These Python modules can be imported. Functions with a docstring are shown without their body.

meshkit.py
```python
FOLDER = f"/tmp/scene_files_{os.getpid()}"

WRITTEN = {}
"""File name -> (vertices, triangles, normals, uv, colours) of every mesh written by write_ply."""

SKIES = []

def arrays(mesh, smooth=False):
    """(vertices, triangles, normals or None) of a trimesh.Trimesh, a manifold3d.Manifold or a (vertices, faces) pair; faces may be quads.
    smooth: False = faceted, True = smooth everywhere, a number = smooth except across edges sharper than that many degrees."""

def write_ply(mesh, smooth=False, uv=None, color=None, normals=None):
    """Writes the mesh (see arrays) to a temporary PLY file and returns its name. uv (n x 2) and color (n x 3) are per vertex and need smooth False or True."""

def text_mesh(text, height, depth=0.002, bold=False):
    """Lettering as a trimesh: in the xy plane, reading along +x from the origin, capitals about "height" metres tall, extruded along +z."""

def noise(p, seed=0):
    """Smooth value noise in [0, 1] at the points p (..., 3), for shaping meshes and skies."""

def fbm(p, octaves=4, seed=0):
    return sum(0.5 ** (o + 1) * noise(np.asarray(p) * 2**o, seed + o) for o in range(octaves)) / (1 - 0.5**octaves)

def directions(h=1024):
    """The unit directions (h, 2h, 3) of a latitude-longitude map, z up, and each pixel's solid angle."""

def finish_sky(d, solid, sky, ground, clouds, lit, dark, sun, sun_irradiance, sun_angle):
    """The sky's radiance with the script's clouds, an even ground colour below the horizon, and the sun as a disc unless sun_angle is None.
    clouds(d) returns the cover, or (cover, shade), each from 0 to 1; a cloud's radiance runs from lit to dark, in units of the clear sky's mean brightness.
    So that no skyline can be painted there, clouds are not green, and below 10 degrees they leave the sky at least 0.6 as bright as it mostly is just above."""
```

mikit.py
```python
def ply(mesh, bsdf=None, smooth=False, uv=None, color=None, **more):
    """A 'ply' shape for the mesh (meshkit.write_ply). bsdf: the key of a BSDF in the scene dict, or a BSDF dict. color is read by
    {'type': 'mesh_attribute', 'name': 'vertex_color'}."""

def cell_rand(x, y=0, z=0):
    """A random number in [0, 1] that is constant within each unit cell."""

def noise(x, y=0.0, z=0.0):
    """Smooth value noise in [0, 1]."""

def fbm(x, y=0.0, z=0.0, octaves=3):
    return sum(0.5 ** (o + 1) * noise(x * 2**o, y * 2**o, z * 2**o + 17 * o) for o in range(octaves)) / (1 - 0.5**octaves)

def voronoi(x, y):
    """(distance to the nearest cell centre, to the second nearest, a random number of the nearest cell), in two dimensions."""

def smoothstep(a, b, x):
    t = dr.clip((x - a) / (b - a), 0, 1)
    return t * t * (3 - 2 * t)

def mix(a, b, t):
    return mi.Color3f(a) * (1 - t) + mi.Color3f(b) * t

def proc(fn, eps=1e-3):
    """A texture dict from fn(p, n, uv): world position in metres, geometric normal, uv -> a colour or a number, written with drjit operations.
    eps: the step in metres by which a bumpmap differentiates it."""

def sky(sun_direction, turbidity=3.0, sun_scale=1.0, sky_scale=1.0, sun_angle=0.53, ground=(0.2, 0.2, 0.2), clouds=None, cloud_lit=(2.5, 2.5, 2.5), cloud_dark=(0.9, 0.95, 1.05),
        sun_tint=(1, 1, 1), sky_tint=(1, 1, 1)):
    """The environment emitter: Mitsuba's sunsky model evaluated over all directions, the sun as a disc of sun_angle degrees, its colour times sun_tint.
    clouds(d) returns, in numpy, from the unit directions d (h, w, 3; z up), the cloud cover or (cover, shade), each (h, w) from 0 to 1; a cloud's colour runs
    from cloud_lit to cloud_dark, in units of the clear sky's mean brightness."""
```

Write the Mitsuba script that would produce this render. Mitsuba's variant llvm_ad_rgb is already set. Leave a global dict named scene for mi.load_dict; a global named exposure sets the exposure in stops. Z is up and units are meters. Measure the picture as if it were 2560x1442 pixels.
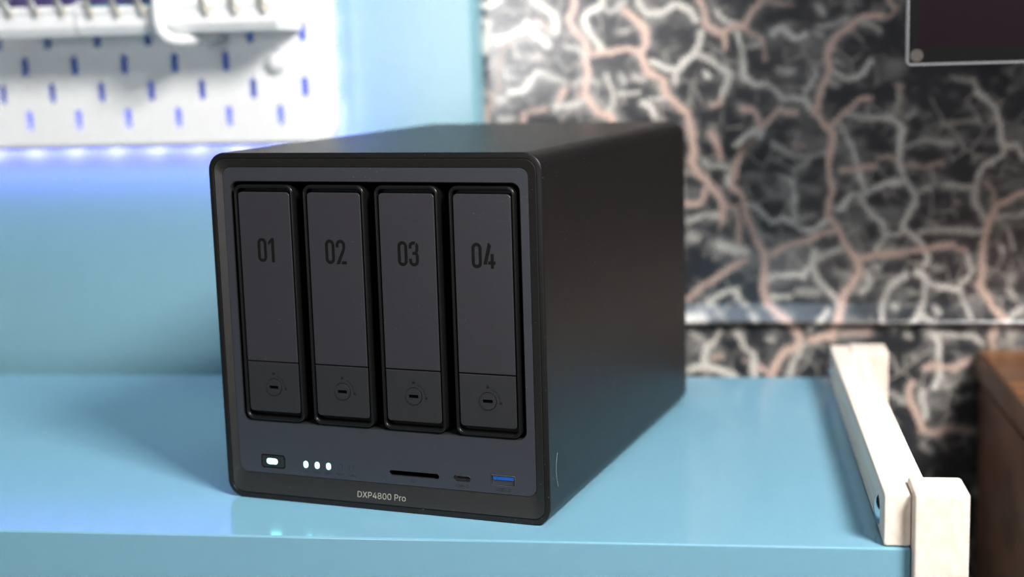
import math
import numpy as np
import trimesh
import mitsuba as mi
import drjit as dr
import mikit
import meshkit
from shapely.geometry import Polygon, Point, LineString, box as sbox
from shapely import affinity
from shapely.ops import unary_union
from mikit import noise, fbm, voronoi, smoothstep, mix

T = mi.ScalarTransform4f
scene, labels = {}, {}

# ------------------------------------------------------------------ camera
ORIGIN = np.array([0.17628, -0.66792, 0.22340])
FORWARD = np.array([-0.15720, 0.97407, -0.16270])
scene['camera'] = {
    'type': 'thinlens', 'fov': 39.243, 'fov_axis': 'x', 'near_clip': 0.02, 'far_clip': 30.0,
    'aperture_radius': 0.0055, 'focus_distance': 0.690,
    'to_world': T().look_at(origin=ORIGIN.tolist(), target=(ORIGIN + FORWARD).tolist(), up=[0.003365, 0.165273, 0.986242])}

# ------------------------------------------------------------------ light and exposure
exposure = 0.24
SIDE_LIGHT = [19.0, 19.0, 19.3]        # daylight in the narrow window behind the camera, to the left
CEILING_LIGHT = [4.6, 6.0, 7.4]        # ceiling lamp above the front of the cabinet
LAMP_LIGHT = [89.0, 87.0, 84.0]        # square panel lamp on a stand, right of the camera
LED_LIGHT = [225.0, 125.0, 780.0]           # blue diodes behind the pegboard
STATUS_LIGHT = [1.6, 9.0, 9.0]         # the device's own status lights


# ------------------------------------------------------------------ helpers
def put(key, mesh, bsdf, smooth=False, **more):
    scene[key] = mikit.ply(mesh, bsdf, smooth=smooth, **more)
    return key


def tag(key, label=None, category=None, group=None, kind=None):
    labels[key] = {k: v for k, v in (('label', label), ('category', category), ('group', group), ('kind', kind)) if v}


def name(base, i):
    return base if i == 0 else f'{base}_{i:03d}'


def moved(mesh, m):
    mesh = mesh.copy() if isinstance(mesh, trimesh.Trimesh) else trimesh.Trimesh(mesh[0], mesh[1], process=False)
    mesh.apply_transform(m)
    return mesh


def move(x=0, y=0, z=0):
    return trimesh.transformations.translation_matrix([x, y, z])


def turn(deg, axis, point=None):
    return trimesh.transformations.rotation_matrix(math.radians(deg), axis, point)


def join(*meshes):
    return trimesh.util.concatenate(list(meshes))


def ring(x0, x1, z0, z1, r, n=7):
    """A rounded rectangle in x, z as points, from the right top corner, counter-clockwise; r: one radius or (tr, tl, bl, br)."""
    rs = (r,) * 4 if np.isscalar(r) else r
    out = []
    for (cx, cz, sx, sz), a0, q in zip(((x1, z1, -1, -1), (x0, z1, 1, -1), (x0, z0, 1, 1), (x1, z0, -1, 1)), (0, 90, 180, 270), rs):
        q = max(q, 1e-3)
        for a in np.radians(np.linspace(a0, a0 + 90, n)):
            out.append((cx + sx * q + q * math.cos(a), cz + sz * q + q * math.sin(a)))
    return np.array(out)


def loft(rings, cap_first=True, cap_last=True):
    """rings: (points in x z, y) of equal point count; joined in order, the ends closed by a fan."""
    n = len(rings[0][0])
    v = np.vstack([np.c_[p[:, 0], np.full(n, y), p[:, 1]] if np.isscalar(y) else np.c_[p[:, 0], y, p[:, 1]] for p, y in rings])
    f = []
    for k in range(len(rings) - 1):
        a, b = k * n, (k + 1) * n
        for i in range(n):
            j = (i + 1) % n
            f += [(a + i, a + j, b + j), (a + i, b + j, b + i)]
    extra = []
    for on, k, flip in ((cap_first, 0, True), (cap_last, len(rings) - 1, False)):
        if on:
            c = len(v) + len(extra)
            extra.append(v[k * n:(k + 1) * n].mean(0))
            for i in range(n):
                j = (i + 1) % n
                f.append((c, k * n + j, k * n + i) if flip else (c, k * n + i, k * n + j))
    v = np.vstack([v] + [e[None] for e in extra]) if extra else v
    return trimesh.Trimesh(v, np.array(f), process=False)


def slab(shape, y_front, y_back):
    """A shapely shape in x, z as a plate from y_front (towards the viewer) to y_back."""
    parts = []
    for g in getattr(shape, 'geoms', [shape]):
        if g.area > 1e-9:
            m = trimesh.creation.extrude_polygon(g, y_back - y_front, engine='earcut')
            v = m.vertices
            parts.append(trimesh.Trimesh(np.c_[v[:, 0], y_back - v[:, 2], v[:, 1]], m.faces, process=False))
    return join(*parts)


def plate(shape, y_front, y_back, bevel):
    """A plate whose front edges are stepped back in three small steps, so that they catch light."""
    return join(slab(shape, y_front + bevel, y_back), slab(shape.buffer(-bevel * 0.35), y_front + bevel * 0.4, y_front + bevel), slab(shape.buffer(-bevel), y_front, y_front + bevel * 0.4))


def rrect(x0, x1, z0, z1, r, n=7):
    return Polygon(ring(x0, x1, z0, z1, r, n))


def stadium(cx, cz, w, h):
    r = min(w, h) / 2
    return rrect(cx - w / 2, cx + w / 2, cz - h / 2, cz + h / 2, r * 0.999, 9)


def round_box(x0, x1, y0, y1, z0, z1, r=0.001, n=3):
    """A box with all edges rounded by r."""
    rings = []
    for a in np.linspace(0, 90, n):
        d = r * (1 - math.sin(math.radians(a)))
        rings.append((ring(x0 + d, x1 - d, z0 + d, z1 - d, r, n), y0 + r * (1 - math.cos(math.radians(a)))))
    back = [(p, y0 + y1 - y) for p, y in rings[::-1]]
    return loft(rings + back)


def tube(path, r, n=10, flat=1.0):
    """A round tube along the points, its ends closed; flat squeezes it across its first normal."""
    p = np.asarray(path, float)
    t = np.gradient(p, axis=0)
    t /= np.linalg.norm(t, axis=1, keepdims=True)
    up = np.array([0, 0, 1.0]) if abs(t[0][2]) < 0.9 else np.array([1.0, 0, 0])
    a = np.cross(t[0], up)
    a /= np.linalg.norm(a)
    rows = []
    for i in range(len(p)):
        a = a - t[i] * (a @ t[i])
        a /= np.linalg.norm(a)
        b = np.cross(t[i], a)
        ang = np.linspace(0, 2 * np.pi, n, endpoint=False)
        rr = r if np.isscalar(r) else r[i]
        rows.append(p[i] + rr * (np.cos(ang)[:, None] * a * flat + np.sin(ang)[:, None] * b))
    v, f = np.vstack(rows), []
    for k in range(len(p) - 1):
        for i in range(n):
            j = (i + 1) % n
            f += [(k * n + i, k * n + j, k * n + n + j), (k * n + i, k * n + n + j, k * n + n + i)]
    for c, k, flip in ((len(v), 0, True), (len(v) + 1, len(p) - 1, False)):
        for i in range(n):
            j = (i + 1) % n
            f.append((c, k * n + j, k * n + i) if flip else (c, k * n + i, k * n + j))
    return trimesh.Trimesh(np.vstack([v, p[:1], p[-1:]]), np.array(f), process=False)


def curve(points, n=24):
    """A smooth curve through the points (Catmull-Rom)."""
    p = np.asarray(points, float)
    p = np.vstack([2 * p[0] - p[1], p, 2 * p[-1] - p[-2]])
    out = []
    k = max(2, n // (len(p) - 3))
    for i in range(1, len(p) - 2):
        for s in np.linspace(0, 1, k, endpoint=i == len(p) - 3):
            out.append(0.5 * (2 * p[i] + (p[i + 1] - p[i - 1]) * s + (2 * p[i - 1] - 5 * p[i] + 4 * p[i + 1] - p[i + 2]) * s * s + (3 * p[i] - p[i - 1] - 3 * p[i + 1] + p[i + 2]) * s ** 3))
    return np.array(out)


def lathe(profile, n=32):
    """Points (radius, height) turned about +z."""
    return trimesh.creation.revolve(np.asarray(profile, float), sections=n)


# ------------------------------------------------------------------ materials
def rgb(c):
    return {'type': 'rgb', 'value': [float(x) for x in c]}


def principled(key, color, rough, metallic=0.0, spec=0.5, **more):
    scene[key] = {'type': 'twosided', 'bsdf': {'type': 'principled', 'base_color': color if isinstance(color, dict) else rgb(color), 'roughness': rough, 'metallic': metallic, 'specular': spec, **more}}
    return key


# veins of the stone print on the right wall: (P pink, C cream or B brown, half width mm, strength, x z x z ... in mm)
VEINS = [
    ('P', 2.9, 1, [56, 260, 54, 251, 52, 245, 57, 237, 62, 231, 65, 222, 63, 213, 64, 202, 62, 192, 67, 183, 72, 176, 82, 173, 86, 160]),
    ('P', 2.9, 1, [93, 251, 98, 246, 105, 239, 108, 235, 107, 225, 105, 217, 107, 207, 114, 203, 120, 199, 122, 190, 129, 182, 138, 175, 140, 166, 142, 158]),
    ('P', 3.1, 1, [139, 170, 141, 160, 143, 149, 141, 138, 146, 130, 152, 125, 156, 119, 162, 111, 165, 104, 163, 96]),
    ('P', 2.6, 1, [151, 118, 149, 111, 144, 108, 137, 108]),
    ('P', 2.6, 0.9, [70, 220, 80, 221, 94, 223, 105, 220]),
    ('P', 2.9, 1, [146, 256, 150, 250, 152, 239, 159, 233, 164, 231, 165, 223]),
    ('P', 2.8, 1, [164, 232, 174, 237, 181, 236, 182, 242, 186, 248, 190, 252, 192, 255]),
    ('P', 2.1, 0.7, [181, 236, 184, 232, 192, 227, 194, 220, 195, 212]),
    ('B', 2.8, 0.8, [6, 230, 1, 227, -2, 216, -4, 207, -2, 199, -8, 191, -11, 179]),
    ('P', 2.8, 0.9, [-12, 182, -13, 172]),
    ('C', 2.9, 1, [24, 261, 33, 256, 40, 251, 42, 244, 41, 237]),
    ('P', 2.1, 0.6, [40, 237, 32, 242, 27, 244]),
    ('C', 2.9, 0.9, [28, 242, 18, 241, 12, 238, 4, 234, -6, 232]),
    ('C', 2.8, 1, [18, 244, 24, 237, 32, 231, 34, 227]),
    ('C', 2.6, 1, [-18, 256, -7, 257, 0, 261]),
    ('C', 2.2, 0.8, [-17, 255, -16, 248, -9, 245, -11, 234, -12, 223]),
    ('C', 2.6, 1, [77, 259, 75, 254, 65, 250, 63, 244, 67, 235, 71, 230, 75, 223]),
    ('C', 2.1, 0.7, [75, 254, 82, 250, 91, 257, 94, 258]),
    ('C', 2.6, 0.9, [103, 258, 107, 251, 109, 248, 118, 247, 126, 251, 131, 253, 140, 249, 145, 242]),
    ('C', 2.6, 0.9, [149, 233, 146, 224, 141, 216, 134, 209, 124, 207, 117, 210, 112, 213]),
    ('C', 2.6, 0.9, [128, 208, 129, 198]),
    ('C', 2.1, 0.9, [141, 217, 153, 214]),
    ('C', 2.6, 0.9, [5, 193, 15, 194, 21, 201, 26, 208]),
    ('C', 2.1, 0.6, [27, 207, 41, 203, 48, 200]),
    ('C', 2.1, 0.7, [49, 226, 58, 224, 63, 217]),
    ('C', 2.1, 0.6, [53, 199, 61, 201, 71, 199]),
    ('C', 2.1, 0.6, [78, 204, 82, 193, 83, 183, 79, 177]),
    ('C', 2.1, 0.6, [88, 190, 102, 191]),
    ('C', 2.6, 0.9, [104, 183, 111, 179, 115, 172]),
    ('C', 2.1, 0.6, [111, 185, 124, 185]),
    ('P', 3.3, 0.8, [46, 194, 43, 187]),
    ('P', 2.8, 0.8, [59, 190, 64, 190]),
    ('P', 2.8, 0.6, [22, 179, 31, 180]),
    ('P', 2.8, 0.7, [16, 177, 15, 171]),
    ('C', 3.1, 0.6, [39, 181, 55, 183, 61, 185]),
    ('C', 3.1, 0.5, [-2, 174, 8, 174]),
    ('C', 3.1, 0.5, [-15, 202, -15, 189]),
    ('C', 3.1, 0.5, [0, 189, -2, 188]),
    ('C', 3.4, 0.4, [12, 220, 29, 218]),
    ('C', 2.1, 0.4, [3, 206, 11, 205]),
    ('C', 2.1, 0.4, [88, 236, 94, 236]),
    ('C', 2.8, 0.45, [89, 204, 91, 199]),
    ('C', 3.1, 0.5, [99, 203, 105, 201]),
    ('C', 2.1, 0.9, [161, 247, 167, 240, 177, 237]),
    ('C', 2.4, 0.9, [133, 253, 139, 250, 143, 243]),
    ('C', 2.6, 0.9, [175, 231, 177, 222, 178, 208, 180, 199, 188, 194, 194, 195, 201, 190, 207, 184, 215, 183, 223, 182, 226, 177]),
    ('C', 2.1, 0.6, [180, 221, 190, 223, 192, 227]),
    ('C', 2.6, 1, [133, 210, 137, 215, 143, 219, 155, 214, 162, 207, 168, 203, 166, 195, 162, 186]),
    ('P', 2.4, 0.9, [162, 186, 160, 181, 155, 180]),
    ('C', 2.4, 0.9, [151, 204, 153, 200]),
    ('P', 2.6, 1, [177, 177, 185, 176, 189, 171, 191, 164, 194, 164, 200, 171, 205, 176, 216, 174]),
    ('C', 2.4, 0.8, [194, 164, 191, 157]),
    ('C', 2.8, 0.9, [192, 163, 185, 159, 179, 155, 173, 151]),
    ('P', 2.8, 1, [276, 241, 264, 241, 255, 235, 247, 229, 241, 222, 239, 213, 241, 204, 237, 194, 234, 186, 232, 179, 230, 173, 236, 166, 242, 159, 243, 156]),
    ('P', 2.9, 1, [242, 163, 242, 147, 240, 133, 241, 123, 243, 117, 240, 109, 239, 98, 246, 91, 250, 83, 253, 75, 258, 67]),
    ('P', 3.1, 1, [251, 79, 256, 70, 262, 63, 263, 54, 258, 46, 252, 39, 249, 28, 246, 15, 243, 7, 228, 4]),
    ('P', 2.6, 0.9, [269, 182, 262, 181, 255, 175, 248, 169, 242, 163]),
    ('P', 1.9, 0.7, [281, 252, 286, 246, 283, 240, 274, 241]),
    ('C', 2.1, 0.6, [261, 238, 269, 235, 275, 231]),
    ('C', 2.1, 0.6, [233, 235, 244, 236, 252, 240]),
    ('C', 2.1, 0.6, [231, 204, 231, 198, 223, 188]),
    ('C', 1.7, 0.6, [245, 210, 252, 206]),
    ('C', 1.9, 0.75, [245, 201, 254, 195, 263, 200, 270, 209]),
    ('C', 2.9, 0.85, [200, 230, 205, 234, 215, 227, 223, 229]),
    ('C', 3.4, 0.6, [205, 205, 213, 203]),
    ('C', 3.1, 0.4, [242, 194, 247, 193]),
    ('C', 2.4, 0.5, [230, 231, 233, 229]),
    ('C', 1.7, 0.6, [254, 170, 268, 168, 282, 170, 290, 171]),
    ('C', 2.8, 0.5, [233, 249, 236, 245]),
    ('P', 2.1, 0.5, [194, 254, 204, 252, 213, 251]),
    ('B', 1.7, 0.5, [290, 193, 293, 181, 290, 171]),
    ('C', 1.7, 0.4, [294, 168, 300, 172]),
    ('B', 2.8, 0.8, [186, 153, 176, 145]),
    ('P', 2.9, 1, [176, 143, 173, 136, 172, 128, 171, 120, 176, 116, 179, 106, 180, 99, 185, 88, 187, 80, 193, 71, 196, 68]),
    ('P', 3.1, 1, [189, 80, 193, 72, 194, 61, 193, 48, 193, 39, 195, 33, 202, 27, 210, 21, 216, 13, 221, 5, 216, -2, 207, -8, 202, -16, 198, -25]),
    ('P', 2.6, 0.9, [155, 160, 158, 155, 161, 148, 162, 141]),
    ('C', 2.1, 0.6, [149, 139, 156, 136, 169, 133]),
    ('C', 2.6, 0.9, [171, 130, 167, 123, 175, 116]),
    ('P', 2.6, 1, [201, 69, 211, 75, 222, 79, 232, 82, 245, 87]),
    ('C', 2.4, 0.85, [181, 106, 189, 103, 196, 96, 200, 93, 208, 96, 215, 92, 221, 87, 230, 87, 239, 95]),
    ('C', 1.9, 0.6, [205, 127, 209, 127, 215, 121, 216, 113, 215, 102, 216, 94]),
    ('C', 2.1, 0.5, [200, 151, 209, 145, 216, 140, 227, 142, 238, 143]),
    ('C', 2.1, 0.5, [215, 131, 225, 137, 227, 142]),
    ('C', 2.1, 0.7, [245, 102, 252, 107, 258, 113]),
    ('P', 2.1, 0.7, [165, 104, 179, 105]),
    ('P', 2.1, 0.7, [174, 102, 175, 90, 175, 78]),
    ('P', 1.9, 0.6, [165, 103, 162, 90]),
    ('C', 2.6, 0.8, [137, 94, 149, 99, 162, 99]),
    ('C', 3.4, 0.6, [139, 83, 143, 82]),
    ('C', 4.1, 0.8, [162, 76, 171, 73, 180, 71]),
    ('C', 3.1, 0.35, [182, 128, 192, 127]),
    ('C', 3.1, 0.35, [219, 95, 229, 98]),
    ('C', 3.1, 0.3, [189, 85, 201, 79]),
    ('P', 2.8, 0.4, [215, 151, 222, 149]),
    ('C', 2.0, 0.6, [248, 163, 255, 153, 259, 142, 260, 135]),
    ('C', 2.4, 0.8, [262, 130, 265, 120, 268, 112, 263, 108]),
    ('C', 2.4, 0.9, [264, 112, 267, 103, 273, 96, 281, 91]),
    ('C', 2.4, 0.9, [249, 103, 259, 113, 267, 113, 280, 119, 293, 122]),
    ('P', 2.6, 0.8, [250, 130, 259, 131, 272, 134]),
    ('P', 2.0, 0.55, [275, 139, 282, 140, 291, 135]),
    ('C', 2.4, 0.9, [272, 168, 285, 168, 292, 161, 292, 146, 291, 136, 294, 124, 299, 117, 303, 111, 302, 104, 298, 98, 293, 90]),
    ('C', 2.2, 0.7, [258, 169, 272, 168]),
    ('C', 2.0, 0.6, [303, 112, 312, 117]),
    ('P', 2.4, 0.5, [299, 134, 308, 132, 319, 135]),
    ('C', 2.2, 0.6, [323, 118, 341, 118]),
    ('C', 2.2, 0.7, [343, 186, 351, 180, 357, 171, 360, 160, 360, 152, 364, 146, 371, 146, 377, 138]),
    ('C', 2.2, 0.7, [364, 144, 362, 139, 350, 134, 346, 125, 344, 117, 344, 106, 348, 99, 353, 92]),
    ('P', 2.6, 1, [378, 111, 368, 107, 360, 104, 358, 102, 356, 93, 355, 90]),
    ('P', 2.0, 0.5, [358, 104, 358, 113, 351, 122]),
    ('C', 2.0, 0.6, [361, 94, 379, 97]),
    ('C', 2.0, 0.5, [284, 169, 290, 180, 290, 191]),
    ('C', 2.0, 0.4, [296, 147, 309, 152, 327, 148]),
    ('P', 2.0, 0.4, [292, 190, 287, 191]),
    ('C', 2.0, 0.35, [326, 196, 341, 193, 344, 185]),
    ('P', 2.7, 1, [357, 101, 356, 94, 353, 85, 351, 76, 350, 65, 350, 54, 349, 44, 354, 35, 359, 28, 365, 21]),
    ('P', 2.5, 0.8, [360, 15, 358, 6, 359, -3]),
    ('C', 1.9, 0.7, [345, 102, 351, 95, 353, 90]),
    ('C', 2.1, 0.6, [361, 95, 379, 96]),
    ('C', 2.3, 0.8, [353, 85, 335, 85, 316, 86, 306, 84]),
    ('C', 2.2, 0.9, [267, 103, 271, 96, 278, 91, 282, 84, 289, 83, 295, 87, 295, 92, 298, 100, 301, 102]),
    ('C', 2.3, 0.9, [295, 87, 303, 80, 308, 76, 309, 71, 312, 65, 309, 60]),
    ('C', 2.1, 0.8, [282, 82, 278, 75, 274, 71]),
    ('P', 2.5, 0.9, [263, 64, 272, 67, 282, 69, 291, 68, 306, 72, 317, 73, 330, 75]),
    ('P', 2.3, 0.7, [333, 72, 338, 72]),
    ('C', 1.9, 0.7, [339, 70, 341, 61, 344, 56, 340, 49, 335, 44, 337, 36, 340, 28, 342, 22]),
    ('C', 2.7, 0.95, [304, 55, 309, 52, 313, 46, 322, 44, 334, 42]),
    ('C', 2.3, 0.7, [298, 54, 286, 45, 282, 37, 279, 27, 279, 18, 289, 13, 300, 18, 307, 25, 312, 22, 316, 18]),
    ('C', 1.9, 0.6, [310, 46, 310, 33, 306, 26]),
    ('C', 3.1, 0.8, [268, 55, 270, 46, 266, 41]),
    ('C', 2.7, 0.4, [274, 59, 277, 58]),
    ('C', 2.3, 0.7, [365, 19, 373, 26, 380, 30]),
    ('C', 1.5, 0.5, [367, 86, 372, 72]),
    ('C', 2.7, 0.5, [363, 73, 364, 71]),
    ('C', 2.7, 0.5, [371, 51, 371, 47]),
    ('C', 2.3, 0.5, [369, 41, 372, 36]),
    ('C', 2.5, 0.8, [317, 10, 320, 0, 320, -11]),
    ('C', 2.1, 0.6, [312, 13, 318, 8, 331, 7, 345, 8, 351, 2]),
    ('C', 2.5, 0.6, [288, 30, 290, 28]),
    ('C', 2.5, 0.6, [317, 29, 319, 26]),
    ('C', 2.5, 0.4, [298, 8, 300, 6]),
    ('C', 2.5, 0.4, [302, -7, 304, -9]),
    ('C', 3.1, 0.35, [315, 59, 319, 59]),
    ('C', 2.7, 0.3, [299, 41, 304, 39]),
    ('C', 2.7, 0.9, [196, 50, 202, 54, 213, 53, 223, 52, 229, 61, 229, 70]),
    ('C', 2.6, 0.75, [229, 61, 233, 49, 238, 43, 245, 37, 248, 31]),
    ('C', 2.6, 0.8, [198, 37, 213, 37]),
    ('C', 2.6, 0.5, [218, 40, 233, 40]),
    ('C', 2.7, 0.8, [239, 27, 233, 18, 228, 12]),
    ('C', 2.4, 0.6, [249, 72, 240, 69, 231, 64]),
    ('P', 2.7, 0.8, [179, 64, 168, 59, 156, 49, 149, 46, 138, 34]),
    ('C', 2.6, 0.8, [153, 33, 165, 40, 173, 43, 174, 36, 180, 31]),
    ('C', 5.5, 0.9, [137, 21, 147, 21]),
    ('C', 2.7, 0.9, [162, 11, 158, 5, 150, -1, 149, -10, 149, -17, 136, -20]),
    ('C', 2.7, 1, [149, -17, 159, -20, 171, -24]),
    ('C', 2.9, 1, [174, 11, 179, 0, 186, -7, 186, -18, 186, -27]),
    ('P', 2.7, 0.9, [189, -17, 198, -22]),
    ('C', 2.6, 0.7, [222, 0, 215, -12, 213, -23]),
    ('P', 2.6, 0.6, [251, 9, 264, 9, 271, 9]),
    ('P', 2.6, 0.6, [156, -11, 161, -10]),
    ('C', 2.6, 0.5, [197, 5, 199, 5]),
    ('C', 2.7, 0.6, [185, 24, 186, 22]),
    ('P', 2.2, 0.6, [179, -12, 182, -13]),
    ('C', 3.3, 0.5, [141, 8, 146, 5]),
    ('C', 2.4, 0.85, [319, 7, 320, -4, 320, -12, 322, -15, 321, -25, 319, -31]),
    ('P', 2.7, 0.8, [311, -16, 320, -15, 331, -17, 342, -12]),
    ('P', 2.6, 0.9, [303, -28, 300, -36, 301, -43, 306, -53, 310, -63]),
    ('P', 3.1, 0.75, [310, -65, 317, -66, 330, -63, 344, -64]),
    ('C', 2.2, 0.7, [311, -35, 309, -42, 313, -55]),
    ('C', 2.6, 0.5, [287, -36, 295, -42]),
    ('C', 2.2, 0.4, [326, -32, 334, -25, 343, -25]),
    ('C', 2.2, 0.4, [335, -41, 342, -38]),
    ('C', 2.6, 0.35, [310, -77, 316, -81]),
]



def vein_table():
    """The vein strokes sorted into square cells of the wall, so that each point looks at few strokes."""
    segs = []
    for c, h, s, pts in VEINS:
        p = np.array(pts, float).reshape(-1, 2)
        for a, b in zip(p[:-1], p[1:]):
            segs.append((*a, *(b - a), 1.0 / max(((b - a) ** 2).sum(), 1e-6), h, s, 'CPB'.index(c)))
    segs = np.array(segs + [(-9e5, -9e5, 1, 0, 1, 1, 0, 0)])
    x0, z0, cell, nx, nz = -40.0, -110.0, 12.0, 42, 34
    cells, most = [], 0
    for j in range(nz):
        for i in range(nx):
            cx, cz = x0 + (i + 0.5) * cell, z0 + (j + 0.5) * cell
            t = np.clip(((cx - segs[:, 0]) * segs[:, 2] + (cz - segs[:, 1]) * segs[:, 3]) * segs[:, 4], 0, 1)
            d = np.hypot(segs[:, 0] + t * segs[:, 2] - cx, segs[:, 1] + t * segs[:, 3] - cz)
            near = [k for k in np.argsort(d - segs[:, 5])[:11] if d[k] < cell * 0.71 + segs[k, 5] * 2.6 + 2.0 and k < len(segs) - 1]
            cells.append(near)
            most = max(most, len(near))
    table = np.full((nx * nz, most), len(segs) - 1)
    for k, near in enumerate(cells):
        table[k, :len(near)] = near
    return segs, table, (x0, z0, cell, nx, nz)


SEGS, TABLE, GRID = vein_table()
SEG_COLUMNS = [mi.Float(np.ascontiguousarray(SEGS[:, k]).astype(np.float32)) for k in range(8)]
CELLS, PER = mi.UInt32(TABLE.ravel().astype(np.uint32)), TABLE.shape[1]


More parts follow.
